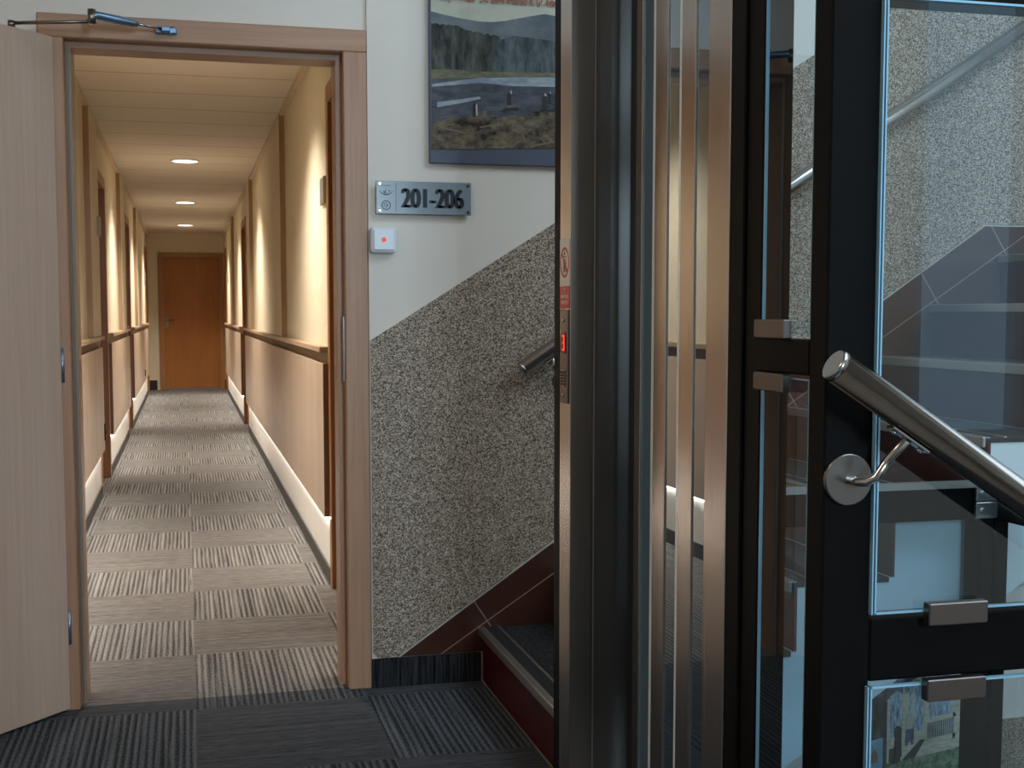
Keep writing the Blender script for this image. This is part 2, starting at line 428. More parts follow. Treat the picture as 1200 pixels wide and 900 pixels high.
bm = B()
box(bm, -2.0, -0.345, YW, WB, 0, 4.2); box(bm, -0.345, 0.497, YW, WB, 1.975, 4.2); box(bm, 0.497, 0.545, YW, WB, 0, 4.2)
box(bm, 0.545, 4.4, YW-0.012, WB, -2.9, 4.2)
struct('wall_back', bm, M['paint'], 'white painted landing wall around the corridor doorway')
struct('wall_left', (lambda b: (box(b, -2.1, -2.0, -2.5, WB, 0, 4.2), b)[1])(B()), M['paint'], 'white landing side wall')
struct('wall_right', (lambda b: (box(b, 4.4, 4.5, -2.6, WB, -2.9, 4.2), b)[1])(B()), M['paint'], 'white stairwell end wall')
bm = B()   # rear wall behind the photographer, with two window openings
def wall_openings(bm, x0, x1, z0, z1, y0, y1, ops):
    ops = sorted(ops); x = x0
    for (a, b, c, d) in ops:
        box(bm, x, a, y0, y1, z0, z1); box(bm, a, b, y0, y1, z0, c); box(bm, a, b, y0, y1, d, z1); x = b
    box(bm, x, x1, y0, y1, z0, z1)
WIN = [(0.65, 1.15, 1.5, 2.4), (3.43, 4.06, 0.54, 3.2)]
wall_openings(bm, -2.1, 4.5, -2.9, 4.2, -2.6, -2.5, WIN)
struct('wall_front', bm, M['paint'], 'white wall with daylight windows facing the lift')
for i, (a, b, c, d) in enumerate(WIN):
    w = empty('window_%d' % (i+1), ((a+b)/2, -2.55, c), 'white framed daylight window', None, None, 'structure')
    bm = B(); t = 0.05
    box(bm, a, a+t, -2.58, -2.51, c, d); box(bm, b-t, b, -2.58, -2.51, c, d); box(bm, a+t, b-t, -2.58, -2.51, c, c+t); box(bm, a+t, b-t, -2.58, -2.51, d-t, d)
    obj('frame', bm, M['frame_white'], w)
    bm = B(); poly(bm, [(a+t, -2.55, c+t), (b-t, -2.55, c+t), (b-t, -2.55, d-t), (a+t, -2.55, d-t)]); obj('pane', bm, M['glass'], w)
bm = B(); box(bm, -2.1, 0.7, -2.6, WB, 2.75, 2.9); box(bm, 0.7, 4.5, -2.6, WB, 4.2, 4.3); box(bm, 0.6, 0.7, -2.6, WB, 2.9, 4.2)
struct('ceiling', bm, M['paint'], 'white ceiling above landing and stairwell')

# corridor shell
def opening_walls(side, xin, ops):
    """corridor wall boxes between door openings"""
    bm = B(); x0, x1 = (xin-0.12, xin) if side < 0 else (xin, xin+0.12)
    y = WB
    for (a, b) in ops:
        box(bm, x0, x1, y, a, 0, ZC); box(bm, x0, x1, a, b, 2.06, ZC); y = b
    box(bm, x0, x1, y, YE, 0, ZC)
    return bm
DL = [(8.52, 9.42), (12.62, 13.42), (18.75, 19.6)]
DR = [(4.45, 5.34), (12.72, 13.6), (18.9, 19.7)]
struct('wall_corridor_left', opening_walls(-1, XL, DL), M['straw'], 'straw coloured left corridor wall')
struct('wall_corridor_right', opening_walls(1, XR, DR), M['straw'], 'straw coloured right corridor wall')
bm = B(); EA, EB = -0.36, 0.565
box(bm, XL-0.12, EA, YE, YE+0.12, 0, ZC); box(bm, EB, XR+0.12, YE, YE+0.12, 0, ZC); box(bm, EA, EB, YE, YE+0.12, 2.05, ZC)
struct('wall_corridor_end', bm, M['straw'], 'straw coloured wall around the door at the corridor end')
bm = B(); box(bm, XL-0.12, XR+0.12, WB, YE+0.12, ZC, ZC+0.1)
struct('ceiling_corridor', bm, M['ceil'], 'board ceiling of the corridor')
tn = [0]
def trim(bm, mats, label=None):
    tn[0] += 1; return struct('trim_%d' % tn[0], bm, mats, label)
bm = B(); box(bm, XL, XL+0.025, WB, YE, ZC-0.035, ZC); box(bm, XR-0.025, XR, WB, YE, ZC-0.035, ZC)
trim(bm, M['ceil_trim'], 'narrow moulding between ceiling and corridor walls')
# pilasters above the rail
for side, x, rows in ((-1, XL, [(7.66, 8.36), (11.25, 12.0), (14.85, 15.5)]), (1, XR, [(7.75, 8.5), (11.5, 12.05), (15.95, 16.5)])):
    for (a, b) in rows:
        bm = B(); box(bm, x, x-side*0.032, a+0.003, b, 1.03, ZC-0.03); box(bm, x, x-side*0.032, a, a+0.003, 1.03, ZC-0.03, mi=1)
        trim(bm, [M['straw'], M['pilaster_side']], None)
# wainscot runs
def runs(ops):
    r = []; y = WB+0.0
    for (a, b) in ops:
        if a-0.06-y > 0.2: r.append((y, a-0.06))
        y = b+0.06
    r.append((y, YE-0.02)) if YE-y > 0.5 else None
    return r
LEDZ = 0.285
led_i = [0]
LEDS = []
for side, x, ops in ((-1, XL, DL), (1, XR, DR)):
    for j, (a, b) in enumerate(runs(ops)):
        d = -side
        bm = B(); box(bm, x, x+d*0.004, a, b, 0.07, LEDZ+0.03); trim(bm, M['white'])
        bm = B(); box(bm, x, x+d*0.032, a+0.003, b-0.003, LEDZ+0.012, 0.955); box(bm, x, x+d*0.0318, a, a+0.003, LEDZ+0.012, 0.955, mi=1); box(bm, x, x+d*0.0318, b-0.003, b, LEDZ+0.012, 0.955, mi=1)
        trim(bm, [M['panel'], M['panel_dark']])
        bm = B(); box(bm, x, x+d*0.010, a, b, 0.955, 1.003); trim(bm, M['gap'])
        bm = B(); box(bm, x, x+d*0.046, a, b, 1.003, 1.028, bev=0.003); trim(bm, M['rail_h'])
        bm = B(); box(bm, x, x+d*0.012, a, b, 0, 0.07); struct('baseboard_%s_%d' % ('left' if side < 0 else 'right', j+1), bm, M['base_dark'])
        LEDS.append((side, x, a, b))
bm = B(); box(bm, XL, -0.43, YE-0.012, YE, 0, 0.15); box(bm, 0.578, XR, YE-0.012, YE, 0, 0.15)
struct('baseboard_end', bm, M['black'])
led_names = {(-1, 0): 'glowing white light strip under the left corridor wainscot nearest the doorway',
             (-1, 1): 'glowing white light strip under the middle run of the left corridor wainscot',
             (-1, 2): 'glowing white light strip under the farthest left corridor wainscot',
             (1, 0): 'glowing white light strip under the right corridor wainscot nearest the doorway',
             (1, 1): 'glowing white light strip under the far right corridor wainscot'}
cnt = {-1: 0, 1: 0}
for (side, x, a, b) in LEDS:
    k = cnt[side]; cnt[side] += 1
    bm = B(); d = -side
    box(bm, x+d*0.0035, x+d*0.024, a+0.005, b-0.005, LEDZ+0.002, LEDZ+0.0118)
    tag(obj('led_strip', bm, M['led']), led_names.get((side, k), 'glowing white light strip under a short wainscot run beside the far corridor door'), 'light', 'light strips under the wainscot')

# corridor room doors
def room_door(num, side, x, a, b, label):
    """frame with casing proud of the wall, leaf set back"""
    d = -side
    r = empty('door_%d' % num, (x, (a+b)/2, 0), label, None, None, 'structure')
    bm = B()
    for (y0, y1) in ((a-0.055, a+0.02), (b-0.02, b+0.055)):
        box(bm, x+d*0.011, x, y0, y1, 0, 2.115, bev=0.002)
    box(bm, x+d*0.011, x, a+0.02, b-0.02, 2.04, 2.115, bev=0.002)
    for (y0, y1) in ((a+0.001, a+0.02), (b-0.02, b-0.001)): box(bm, x, x-d*0.118, y0, y1, 0, 2.058)
    box(bm, x, x-d*0.118, a+0.02, b-0.02, 2.04, 2.058)
    obj('frame', bm, M['orange_frame'], r)
    bm = B(); box(bm, x-d*0.045, x-d*0.085, a+0.023, b-0.023, 0.008, 2.037, bev=0.002); lf = obj('leaf', bm, M['orange'], r)
    bm = B(); yy = a+0.09; xx = x-d*0.045
    tube(bm, [(xx, yy, 1.04), (xx+d*0.045, yy, 1.04), (xx+d*0.05, yy+0.01, 1.04), (xx+d*0.05, yy+0.12, 1.04)], 0.009, 10)
    box(bm, xx, xx+d*0.008, yy-0.02, yy+0.02, 0.94, 1.1, bev=0.002)
    obj('handle', bm, M['steel'], lf)
    return r
room_door(2, -1, XL, *DL[0], 'first orange wood room door on the left corridor wall')
room_door(3, -1, XL, *DL[1], 'second orange wood room door on the left corridor wall')
room_door(4, -1, XL, *DL[2], 'last orange wood room door on the left corridor wall')
room_door(5, 1, XR, *DR[0], 'orange wood room door on the right just inside the doorway')
room_door(6, 1, XR, *DR[1], 'orange wood room door midway along the right corridor wall')
room_door(7, 1, XR, *DR[2], 'last orange wood room door on the right corridor wall')
# end door
r = empty('door_8', (0.1, YE, 0), 'closed orange brown door at the end of the corridor', None, None, 'structure')
bm = B()
box(bm, EA-0.025, EA+0.055, YE-0.03, YE, 0, 2.085, bev=0.003); box(bm, EB-0.055, EB+0.012, YE-0.03, YE, 0, 2.085, bev=0.003); box(bm, EA+0.055, EB-0.055, YE-0.03, YE, 2.01, 2.085, bev=0.003)
box(bm, EA+0.001, EA+0.04, YE, YE+0.11, 0, 2.048); box(bm, EB-0.04, EB-0.001, YE, YE+0.11, 0, 2.048); box(bm, EA+0.04, EB-0.04, YE, YE+0.11, 2.02, 2.048)
obj('frame', bm, M['orange_frame'], r)
bm = B(); box(bm, EA+0.045, EB-0.045, YE+0.02, YE+0.06, 0.015, 2.015, bev=0.002); lf = obj('leaf', bm, M['orange'], r)
bm = B(); hx = EA+0.085
box(bm, hx-0.022, hx+0.022, YE+0.012, YE+0.02, 0.95, 1.11, bev=0.002)
tube(bm, [(hx, YE+0.012, 1.06), (hx, YE-0.03, 1.06), (hx+0.01, YE-0.036, 1.06), (hx+0.12, YE-0.036, 1.06)], 0.01, 10)
obj('handle', bm, M['steel_dark'], lf)

# main corridor doorway with open leaf
r = empty('door_1', (0.076, YW, 0), 'pale beech door standing open at the corridor entrance in a beech frame', None, None, 'structure')
bm = B()
box(bm, 0.472, 0.543, YW-0.018, YW, 0, 1.952, bev=0.003); box(bm, -0.391, -0.322, YW-0.018, YW, 0, 1.952, bev=0.003)
fr = obj('side_casing', bm, M['casing'], r)
bm = B(); box(bm, -0.391, 0.543, YW-0.018, YW, 1.952, 2.018, bev=0.003); obj('head_casing', bm, M['casing_h'], r)
bm = B()
box(bm, 0.474, 0.496, YW, WB+0.03, 0, 1.974); box(bm, 0.456, 0.474, YW+0.045, WB+0.03, 0, 1.954)
box(bm, -0.344, -0.322, YW, WB+0.03, 0, 1.974); box(bm, -0.322, -0.306, YW+0.045, WB+0.03, 0, 1.954)
obj('side_lining', bm, M['casing'], r)
bm = B(); box(bm, -0.322, 0.474, YW, WB+0.03, 1.954, 1.974); box(bm, -0.306, 0.456, YW+0.045, WB+0.03, 1.936, 1.954)
obj('head_lining', bm, M['casing_h'], r)
bm = B(); box(bm, -0.315, -0.307, YW+0.036, YW+0.0445, 0.003, 1.935)
tag(obj('seal', bm, M['gasket'], r), 'grey seal strip')
bm = B(); box(bm, 0.467, 0.4735, YW+0.004, YW+0.022, 0.96, 1.16, bev=0.001); tag(obj('strike_plate', bm, M['steel_dark'], r), 'dark metal strike plate')
# leaf: hinge at left jamb, swung about 131 degrees toward the landing
H0 = Vector((-0.348, 3.852, 0)); ld = Vector((-0.655, -0.755, 0)).normalized(); ln = Vector((0.755, -0.655, 0)).normalized()
def leafbox(bm, t0, t1, n0, n1, z0, z1, bev=0.0):
    b2 = B(); box(b2, t0, t1, n0, n1, z0, z1, bev=bev)
    for v in b2.verts: v.co = H0+ld*v.co.x+ln*v.co.y+Vector((0, 0, v.co.z))
    me = bpy.data.meshes.new('tmp'); b2.to_mesh(me); b2.free(); bm.from_mesh(me); bpy.data.meshes.remove(me)
    bmesh.ops.recalc_face_normals(bm, faces=bm.faces[:])
bm = B(); leafbox(bm, 0.0, 0.83, -0.04, 0.0, 0.008, 1.95, bev=0.002)
lf = obj('leaf', bm, M['leaf'], r)
for z in (0.25, 1.02):
    bm = B(); tube(bm, [H0+ln*-0.004+ld*-0.007+Vector((0, 0, z-0.05)), H0+ln*-0.004+ld*-0.007+Vector((0, 0, z+0.05))], 0.0065, 12)
    obj('hinge', bm, M['hinge'], lf)
bm = B()
p = H0+ld*0.76; leafbox(bm, 0.74, 0.785, 0.0, 0.008, 0.93, 1.13, bev=0.002)
a = p+ln*0.008+Vector((0, 0, 1.05)); tube(bm, [a, a+ln*0.045, a+ln*0.05-ld*0.012, a+ln*0.05-ld*0.12], 0.01, 12)
obj('handle', bm, M['steel'], lf)

# door closer across the head of the door
r = empty('door_closer', (-0.04, YW-0.018, 1.98), 'slim blue grey door closer strut linking the open door to the beech door head', 'door closer')
bm = B(); box(bm, -0.068, -0.008, 3.836, 3.858, 1.972, 1.99, bev=0.003); box(bm, -0.05, -0.026, 3.815, 3.84, 1.974, 1.988, bev=0.002)
disc(bm, (-0.055, 3.845, 1.99), (0, 0, 1), 0.006, 0.004, 12); disc(bm, (-0.02, 3.845, 1.99), (0, 0, 1), 0.006, 0.004, 12)
obj('bracket', bm, M['blue_steel'], r)
piv = Vector((-0.232, 3.702, 1.984)); end = Vector((-0.045, 3.828, 1.982))
dv = end-piv
bm = B(); tube(bm, [piv, piv+dv*0.05, piv+dv*0.55, piv+dv*0.62], [0.008, 0.012, 0.012, 0.009], 16); obj('cylinder', bm, M['blue_steel'], r)
bm = B(); tube(bm, [piv+dv*0.6, end], 0.0045, 10); obj('piston_rod', bm, M['chrome'], r)
bm = B(); lp = H0+ld*0.135-ln*0.012+Vector((0, 0, 1.962))
tube(bm, [lp, piv-Vector((-0.008, 0, 0.018))], 0.005, 8); disc(bm, piv-Vector((0, 0, 0.026)), (0, 0, 1), 0.011, 0.04, 14)
disc(bm, lp-Vector((0, 0, 0.012)), (0, 0, 1), 0.01, 0.018, 14)
obj('arm', bm, M['steel_dark'], r)

# landing wall finishes
YP = YW-0.012
bm = B()
prism(bm, [(0.549, 0.112), (0.565, 0.094), (0.625, 0.094), (1.137, 0.446), (2.69, 1.477), (4.4, 1.477), (4.4, 2.46), (2.72, 2.46), (1.134, 1.453), (0.549, 1.087)], 'y', YP-0.006, YP)
trim(bm, M['speckle'], 'speckled stone chip plaster with a sloping top edge beside the stairs')
bm = B()
prism(bm, [(0.635, 0.094), (1.137, 0.436), (2.69, 1.470), (4.4, 1.470), (4.4, 1.20), (2.85, 1.20), (1.12, 0.094)], 'y', YP-0.005, YP)
trim(bm, M['tile'], 'dark brown tile skirting climbing along the stairs')
bm = B(); prism(bm, [(0.545, 0.0), (X1, 0.0), (X1, 0.092), (0.545, 0.092)], 'y', YP-0.009, YP)
struct('baseboard_back', bm, M['base_carpet'], 'black striped carpet skirting between door frame and first step')
bm = B(); prism(bm, [(1.0, -2.7), (4.4, -1.37), (4.4, -0.285), (2.62, -0.285), (1.0, -1.33)], 'y', YP-0.006, YP)
trim(bm, M['speckle'], 'speckled plaster on the lower stairwell wall')

# ------------------------------------------------------------------ stairs
def flight(root, x0, z0, n, y0, y1, down=False, with_body=True, sgn=1):
    """steps rise in +x from x0; z0 = floor level at foot"""
    for k in range(1, n+1):
        xk = x0+STEP*(k-1); zk = z0+RISE*k; xn = xk+STEP if k < n else xk+STEP
        bm = B(); box(bm, xk, xn-0.0005, y0, y1, zk-0.012, zk); st = obj('step', bm, M['stair_carpet'], root)
        bm = B(); box(bm, xk+0.006, xk+0.014, y0, y1, zk-RISE+0.0005, zk-0.0125); obj('riser', bm, M['riser'], st)
        bm = B()
        box(bm, xk-0.010, xk, y0, y1, zk-0.024, zk+0.003, bev=0.002); box(bm, xk, xk+0.012, y0, y1, zk, zk+0.003)
        box(bm, xk+0.052, xk+0.060, y0, y1, zk, zk+0.004)
        box(bm, xk+0.012, xk+0.052, y0, y1, zk, zk+0.002, mi=1)
        obj('nosing', bm, [M['alu'], M['black']], st)
    pts = []
    for k in range(1, n+1):
        xk = x0+STEP*(k-1); zk = z0+RISE*k
        pts += [(xk+0.0145, zk-RISE), (xk+0.0145, zk-0.0125)]
    xe = x0+STEP*n
    pts += [(xe, z0+RISE*n-0.0125), (xe, z0+RISE*n-0.22)]
    sl = RISE/STEP
    zb = z0+RISE*n-0.36
    pts += [(xe-0.12, zb), (x0+0.0145+(z0-0.02-(zb))/sl+(xe-0.12-x0-0.0145), z0-0.02)]
    if pts[-1][0] < x0+0.1: pts[-1] = (x0+0.1, z0-0.02)
    pts += [(x0+0.0145, z0-0.02)]
    bm = B(); prism(bm, pts, 'y', y0+0.002, y1); tag(obj('side_panel', bm, M['paint_grey'], root), 'white painted flank and soffit of the flight')
r = empty('staircase', (X1, 3.3, 0), 'stairs with dark carpet treads and red risers climbing behind the lift', 'stairs', 'stair flights')
flight(r, X1, 0.0, 8, 2.775, YP-0.007)
r = empty('staircase', (2.75, 0.6, -1.368), 'stairs going down to the lower half landing under the near steel handrail', 'stairs', 'stair flights')
flight_dn = r
# near flight goes down in +x: build as mirrored steps
for k in range(1, 8):
    xk = X1+STEP*(k-1); zk = -RISE*k
    bm = B(); box(bm, xk+0.004, xk+STEP, -0.2, YN-0.06, zk-0.012, zk); st = obj('step', bm, M['stair_carpet'], r)
    bm = B(); box(bm, xk-0.004, xk+0.003, -0.2, YN-0.06, zk, zk+RISE-0.014); obj('riser', bm, M['riser'], st)
    bm = B(); box(bm, xk+STEP-0.045, xk+STEP+0.008, -0.2, YN-0.06, zk, zk+0.003); obj('nosing', bm, M['alu'], st)
pts = [(X1, -0.21)]
for k in range(1, 8): pts += [(X1+STEP*(k-1)+0.004, -RISE*k-0.0125), (X1+STEP*k+0.004, -RISE*k-0.0125)]
pts += [(X1+STEP*7, -1.60), (X1+STEP*7-0.3, -1.60), (X1, -0.45)]
bm = B(); prism(bm, pts, 'y', -0.2, YN-0.06); obj('side_panel', bm, M['paint_grey'], r)
# half landings and well floor
bm = B(); box(bm, X1+STEP*8, 4.4, 1.4, YP-0.007, RISE*8-0.2, RISE*8); struct('floor_upper_landing', bm, M['stair_carpet'], 'half landing above the stairs')
bm = B(); box(bm, X1+STEP*7+0.004, 4.4, -2.5, YP-0.007, -1.568, -1.368); struct('floor_lower_landing', bm, M['stair_carpet'], 'half landing below')
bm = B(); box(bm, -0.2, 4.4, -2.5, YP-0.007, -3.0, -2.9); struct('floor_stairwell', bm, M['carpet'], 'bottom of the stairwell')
bm = B(); box(bm, 0.70, 0.80, -2.5, WB-0.13, -2.9, -0.2); struct('wall_stairwell', bm, M['paint'], 'wall under the landing edge')

# ------------------------------------------------------------------ lift shaft
lift = empty('lift_shaft', ((XS+XB)/2, (YN+YF)/2, 0), 'glazed lift shaft in a dark bronze frame with steel entrance, between landing and stairs', 'elevator')
for (a, b, c, d, zt) in ((XS, 0.883, YN, 1.543, 4.15), (XS, 0.87, 2.712, YF, 4.15), (1.885, 1.922, 2.69, YF, 0.752), (1.926, XB, 2.69, YF, 0.752), (1.885, XB, YN, 1.56, 4.15)):
    sbox('post', a, b, c, d, -2.88, zt, mat=M['bronze'], parent=lift, bev=0.003)
bm = B(); box(bm, XS, XB, YN, YF, -2.89, -2.86); obj('pit_floor', bm, M['black'], lift)
ZB0, ZB1 = 0.674, 0.768
# cross beams
sbox('beam', 0.883, 1.885, YN+0.001, 1.54, ZB0, ZB1-0.008, mat=M['bronze'], parent=lift, bev=0.003)
sbox('beam', 0.883, 1.885, YN+0.001, 1.54, 1.575, 1.675, mat=M['bronze'], parent=lift, bev=0.003)
sbox('beam', 0.883, 1.885, YN+0.001, 1.54, -0.35, -0.25, mat=M['bronze'], parent=lift, bev=0.003)
sbox('beam', 0.87, 1.885, 2.70, YF-0.001, 0.664, 0.752, mat=M['bronze'], parent=lift, bev=0.003)
sbox('beam', 0.87, 1.885, 2.70, YF-0.001, -0.35, -0.25, mat=M['bronze'], parent=lift, bev=0.003)
sbox('beam', 1.92, XB-0.001, 1.56, 2.69, 0.664, 0.752, mat=M['bronze'], parent=lift, bev=0.003)
sbox('beam', 1.92, XB-0.001, 1.56, 2.69, -0.35, -0.25, mat=M['bronze'], parent=lift, bev=0.003)
# bright ledge on the far beam
bm = B(); box(bm, 0.94, 1.885, 2.682, 2.6995, 0.745, 0.762); tag(obj('glazing_bead', bm, M['alu'], lift), 'light metal bead on the far beam')
# left face narrow glazed side light
sbox('mullion', XS, 0.86, 1.756, 1.804, -0.02, 2.6, mat=M['bronze'], parent=lift, bev=0.002)
sbox('mullion', XS+0.004, 0.86, 1.700, 1.753, -0.02, 2.6, mat=M['bronze'], parent=lift, bev=0.002)
sbox('mullion', XS, 0.85, 1.5435, 1.6995, 1.086, 1.134, mat=M['bronze'], parent=lift, bev=0.002)
sbox('mullion', XS, 0.85, 1.5435, 1.6995, -0.02, 0.06, mat=M['bronze'], parent=lift, bev=0.002)
sbox('mullion', XS, 0.85, 1.5435, 1.6995, 2.5, 2.6, mat=M['bronze'], parent=lift, bev=0.002)
def pane_x(x, y0, y1, z0, z1, e=0.005, mat='glass', parent=None):
    bm = B(); poly(bm, [(x, y0, z0), (x, y1, z0), (x, y1, z1), (x, y0, z1)], 0)
    if e > 0:
        for (a, b, c, d) in ((y0, y0+e, z0, z1), (y1-e, y1, z0, z1), (y0+e, y1-e, z0, z0+e), (y0+e, y1-e, z1-e, z1)): box(bm, x-0.0025, x+0.0025, a, b, c, d, mi=1)
    return obj('pane', bm, [M[mat], M['glass_edge']], parent)
def pane_y(y, x0, x1, z0, z1, e=0.005, mat='glass', parent=None):
    bm = B(); poly(bm, [(x0, y, z0), (x1, y, z0), (x1, y, z1), (x0, y, z1)], 0)
    if e > 0:
        for (a, b, c, d) in ((x0, x0+0.0018, z0, z1), (x0+0.0045, x0+0.0068, z0, z1), (x1-e, x1, z0, z1), (x0+e, x1-e, z0, z0+0.0022), (x0+e, x1-e, z1-0.003, z1)): box(bm, a, b, y-0.004, y+0.004, c, d, mi=1)
        box(bm, x0+0.0018, x0+0.0045, y-0.003, y+0.003, z0, z1, mi=2)
    return obj('pane', bm, [M[mat], M['glass_edge'], M['glass_edge_dark']], parent)
p1 = pane_x(XS+0.006, 1.548, 1.695, 1.142, 2.49, e=0.0015, parent=lift)
p2 = pane_x(XS+0.006, 1.548, 1.695, 0.07, 1.080, e=0.0015, parent=lift)
p3 = pane_y(YN-0.005, 0.879, 1.889, ZB1, 1.578, parent=lift)
p4 = pane_y(YN-0.005, 0.876, 1.889, -0.24, ZB0-0.004, parent=lift)
pane_y(YN-0.005, 0.879, 1.889, 1.672, 3.2, parent=lift)
pane_y(YF-0.02, 0.872, 1.884, -0.24, 0.66, e=0, parent=lift)
pane_x(XB-0.02, 1.562, 2.688, -0.24, 0.66, e=0, parent=lift)
for (pn, z0, z1) in ((p1, 1.1345, 1.161), (p2, 1.060, 1.0855)):
    sbox('clamp', XS-0.014, XS-0.0005, 1.593, 1.686, z0, z1, mat=M['clamp'], parent=pn, bev=0.0015)
for (pn, z0, z1) in ((p3, 0.752, 0.782), (p4, 0.648, 0.678)):
    sbox('clamp', 0.956, 1.046, YN-0.026, YN-0.0095, z0, z1, mat=M['clamp'], parent=pn, bev=0.0015)
# rail bracket on the far post
bm = B(); box(bm, 1.862, 2.03, 2.676, 2.688, 0.712, 0.752, bev=0.002); box(bm, 1.862, 2.03, 2.676, 2.688, 0.668, 0.709, bev=0.002)
for z in (0.732, 0.689): disc(bm, (1.880, 2.676, z), (0, -1, 0), 0.006, 0.005, 10)
obj('guide_bracket', bm, M['alu'], lift)
bm = B(); box(bm, 0.95, 1.25, 2.64, 2.652, -0.05, 2.6); obj('shaft_panel', bm, M['shaft_panel'], lift)
# entrance portal
portal = lift
bm = B()
box(bm, XS, XS+0.049, 2.632, 2.711, 0.0, 2.12, bev=0.0015); j = obj('far_jamb', bm, M['steel'], portal)
bm = B(); box(bm, XS+0.0005, XS+0.048, 2.629, 2.6318, 0.0, 2.12); box(bm, XS+0.050, 0.946, 2.632, 2.636, 0.0, 2.12); box(bm, 0.946, 0.952, 2.46, 2.637, 0.0, 2.12, mi=1)
obj('far_reveal', bm, [M['steel_dark'], M['black']], portal)
bm = B(); box(bm, 0.8635, 0.8655, 2.6305, 2.632, 0.0, 2.12); tag(obj('cover_strip', bm, M['alu'], portal), 'thin bright joint strip')
bm = B(); box(bm, XS, 0.905, 1.8085, 1.892, 0.0, 2.12, bev=0.0015); obj('near_jamb', bm, M['steel'], portal)
bm = B(); box(bm, XS, 0.96, 1.8925, 2.6285, 2.06, 2.12, bev=0.0015); box(bm, XS, 0.86, 1.8085, 2.711, 2.1205, 2.6); obj('head', bm, M['steel'], portal)
bm = B(); box(bm, XS, 0.99, 1.8925, 2.6285, -0.03, 0.004); obj('sill', bm, M['alu'], portal)
# telescopic glass door leaves
def lift_leaf(x, stiles, panes, bars):
    y0 = min(s[0] for s in stiles); y1 = max(s[1] for s in stiles)
    bm = B()
    for (a, b) in stiles: box(bm, x-0.003, x+0.004, a, b, 0.008, 2.055, bev=0.0008)
    lf = obj('door_leaf', bm, M['steel'], portal)
    for i, (a, b) in enumerate(panes):
        bm = B(); poly(bm, [(x, a, 0.01), (x, b, 0.01), (x, b, 2.05), (x, a, 2.05)])
        obj('pane', bm, M['painted_sheen'] if len(panes) == 2 and i == 0 else M['doorglass'], lf)
    for (a, b) in bars:
        bm = B(); box(bm, x-0.0015, x+0.001, a, b, 0.01, 2.05); tag(obj('glass_edge', bm, M['glass_edge_bright'], lf), 'bright glass edge')
    return lf
lift_leaf(0.918, [(2.478, 2.513), (2.337, 2.402)], [(2.402, 2.478), (2.262, 2.337)], [(2.403, 2.418), (2.265, 2.279)])
lift_leaf(0.910, [(2.179, 2.246), (1.894, 1.95)], [(1.95, 2.179)], [])
# call panel, sticker
cp = sbox('call_panel', XS-0.004, XS-0.0002, 2.642, 2.696, 0.972, 1.178, mat=M['clamp'], parent=lift, bev=0.001)
bm = B(); box(bm, XS-0.006, XS-0.004, 2.652, 2.686, 1.082, 1.128, bev=0.0005); dsp = obj('display', bm, [M['redlens']], cp)
bm = B()
for (a, b, c, d) in ((2.657, 2.661, 1.090, 1.122), (2.657, 2.672, 1.088, 1.092), (2.657, 2.672, 1.118, 1.122), (2.661, 2.668, 1.103, 1.107)): box(bm, XS-0.0068, XS-0.006, a, b, c, d)
obj('lit_digit', bm, M['redled'], cp)
bm = B(); box(bm, XS-0.0065, XS-0.004, 2.655, 2.684, 1.008, 1.046, bev=0.0005)
for i in range(3):
    for k in range(5): box(bm, XS-0.0075, XS-0.0064, 2.658+i*0.009, 2.663+i*0.009, 1.012+k*0.0065, 1.016+k*0.0065, mi=1)
obj('speaker_grille', bm, [M['steel_dark'], M['black']], cp)
for z in (1.155, 0.990):
    bm = B(); disc(bm, (XS-0.004, 2.669, z), (-1, 0, 0), 0.0045, 0.0025, 14, bev=0.001); obj('screw', bm, M['chrome'], cp)
bm = B(); box(bm, XS-0.0012, XS-0.0002, 2.637, 2.708, 1.229, 1.332); box(bm, XS-0.0012, XS-0.0002, 2.637, 2.708, 1.180, 1.229, mi=1)
yc, zc = 2.672, 1.281
ring(bm, (XS-0.0012, yc, zc), (-1, 0, 0), 0.0275, 0.0335, 0.0004, 40, 1)
# person in a cabin with flame, struck through
def ybox(a, b, c, d, mi): box(bm, XS-0.0018, XS-0.0012, yc+a, yc+b, zc+c, zc+d, mi=mi)
ybox(-0.010, -0.0085, -0.02, 0.012, 2); ybox(0.0085, 0.010, -0.02, 0.012, 2); ybox(-0.012, 0.012, 0.012, 0.0135, 2); ybox(-0.012, 0.012, -0.0215, -0.02, 2)
ybox(-0.003, 0.003, -0.018, 0.0, 2); disc(bm, (XS-0.0012, yc, zc+0.004), (-1, 0, 0), 0.003, 0.0006, 12, 2)
prism(bm, [(yc-0.004, zc+0.016), (yc+0.004, zc+0.016), (yc+0.002, zc+0.022), (yc, zc+0.026), (yc-0.003, zc+0.021)], 'x', XS-0.0018, XS-0.0012, 2)
c45 = 0.0205
prism(bm, [(yc+c45, zc+c45-0.004), (yc+c45-0.004, zc+c45), (yc-c45, zc-c45+0.004), (yc-c45+0.004, zc-c45)], 'x', XS-0.0022, XS-0.0012, 1)
for t, z in (('IM', 1.216), ('BRANDFALL', 1.2025), ('VERBOTEN', 1.189)):
    text_bm(bm, t, 0.012, 0, lambda u, v, w, z=z: (XS-0.0014-w, yc-u, z+v), sx=0.78, align='CENTER')
obj('warning_sticker', bm, [M['sticker_w'], M['sticker_r'], M['ink']], lift)

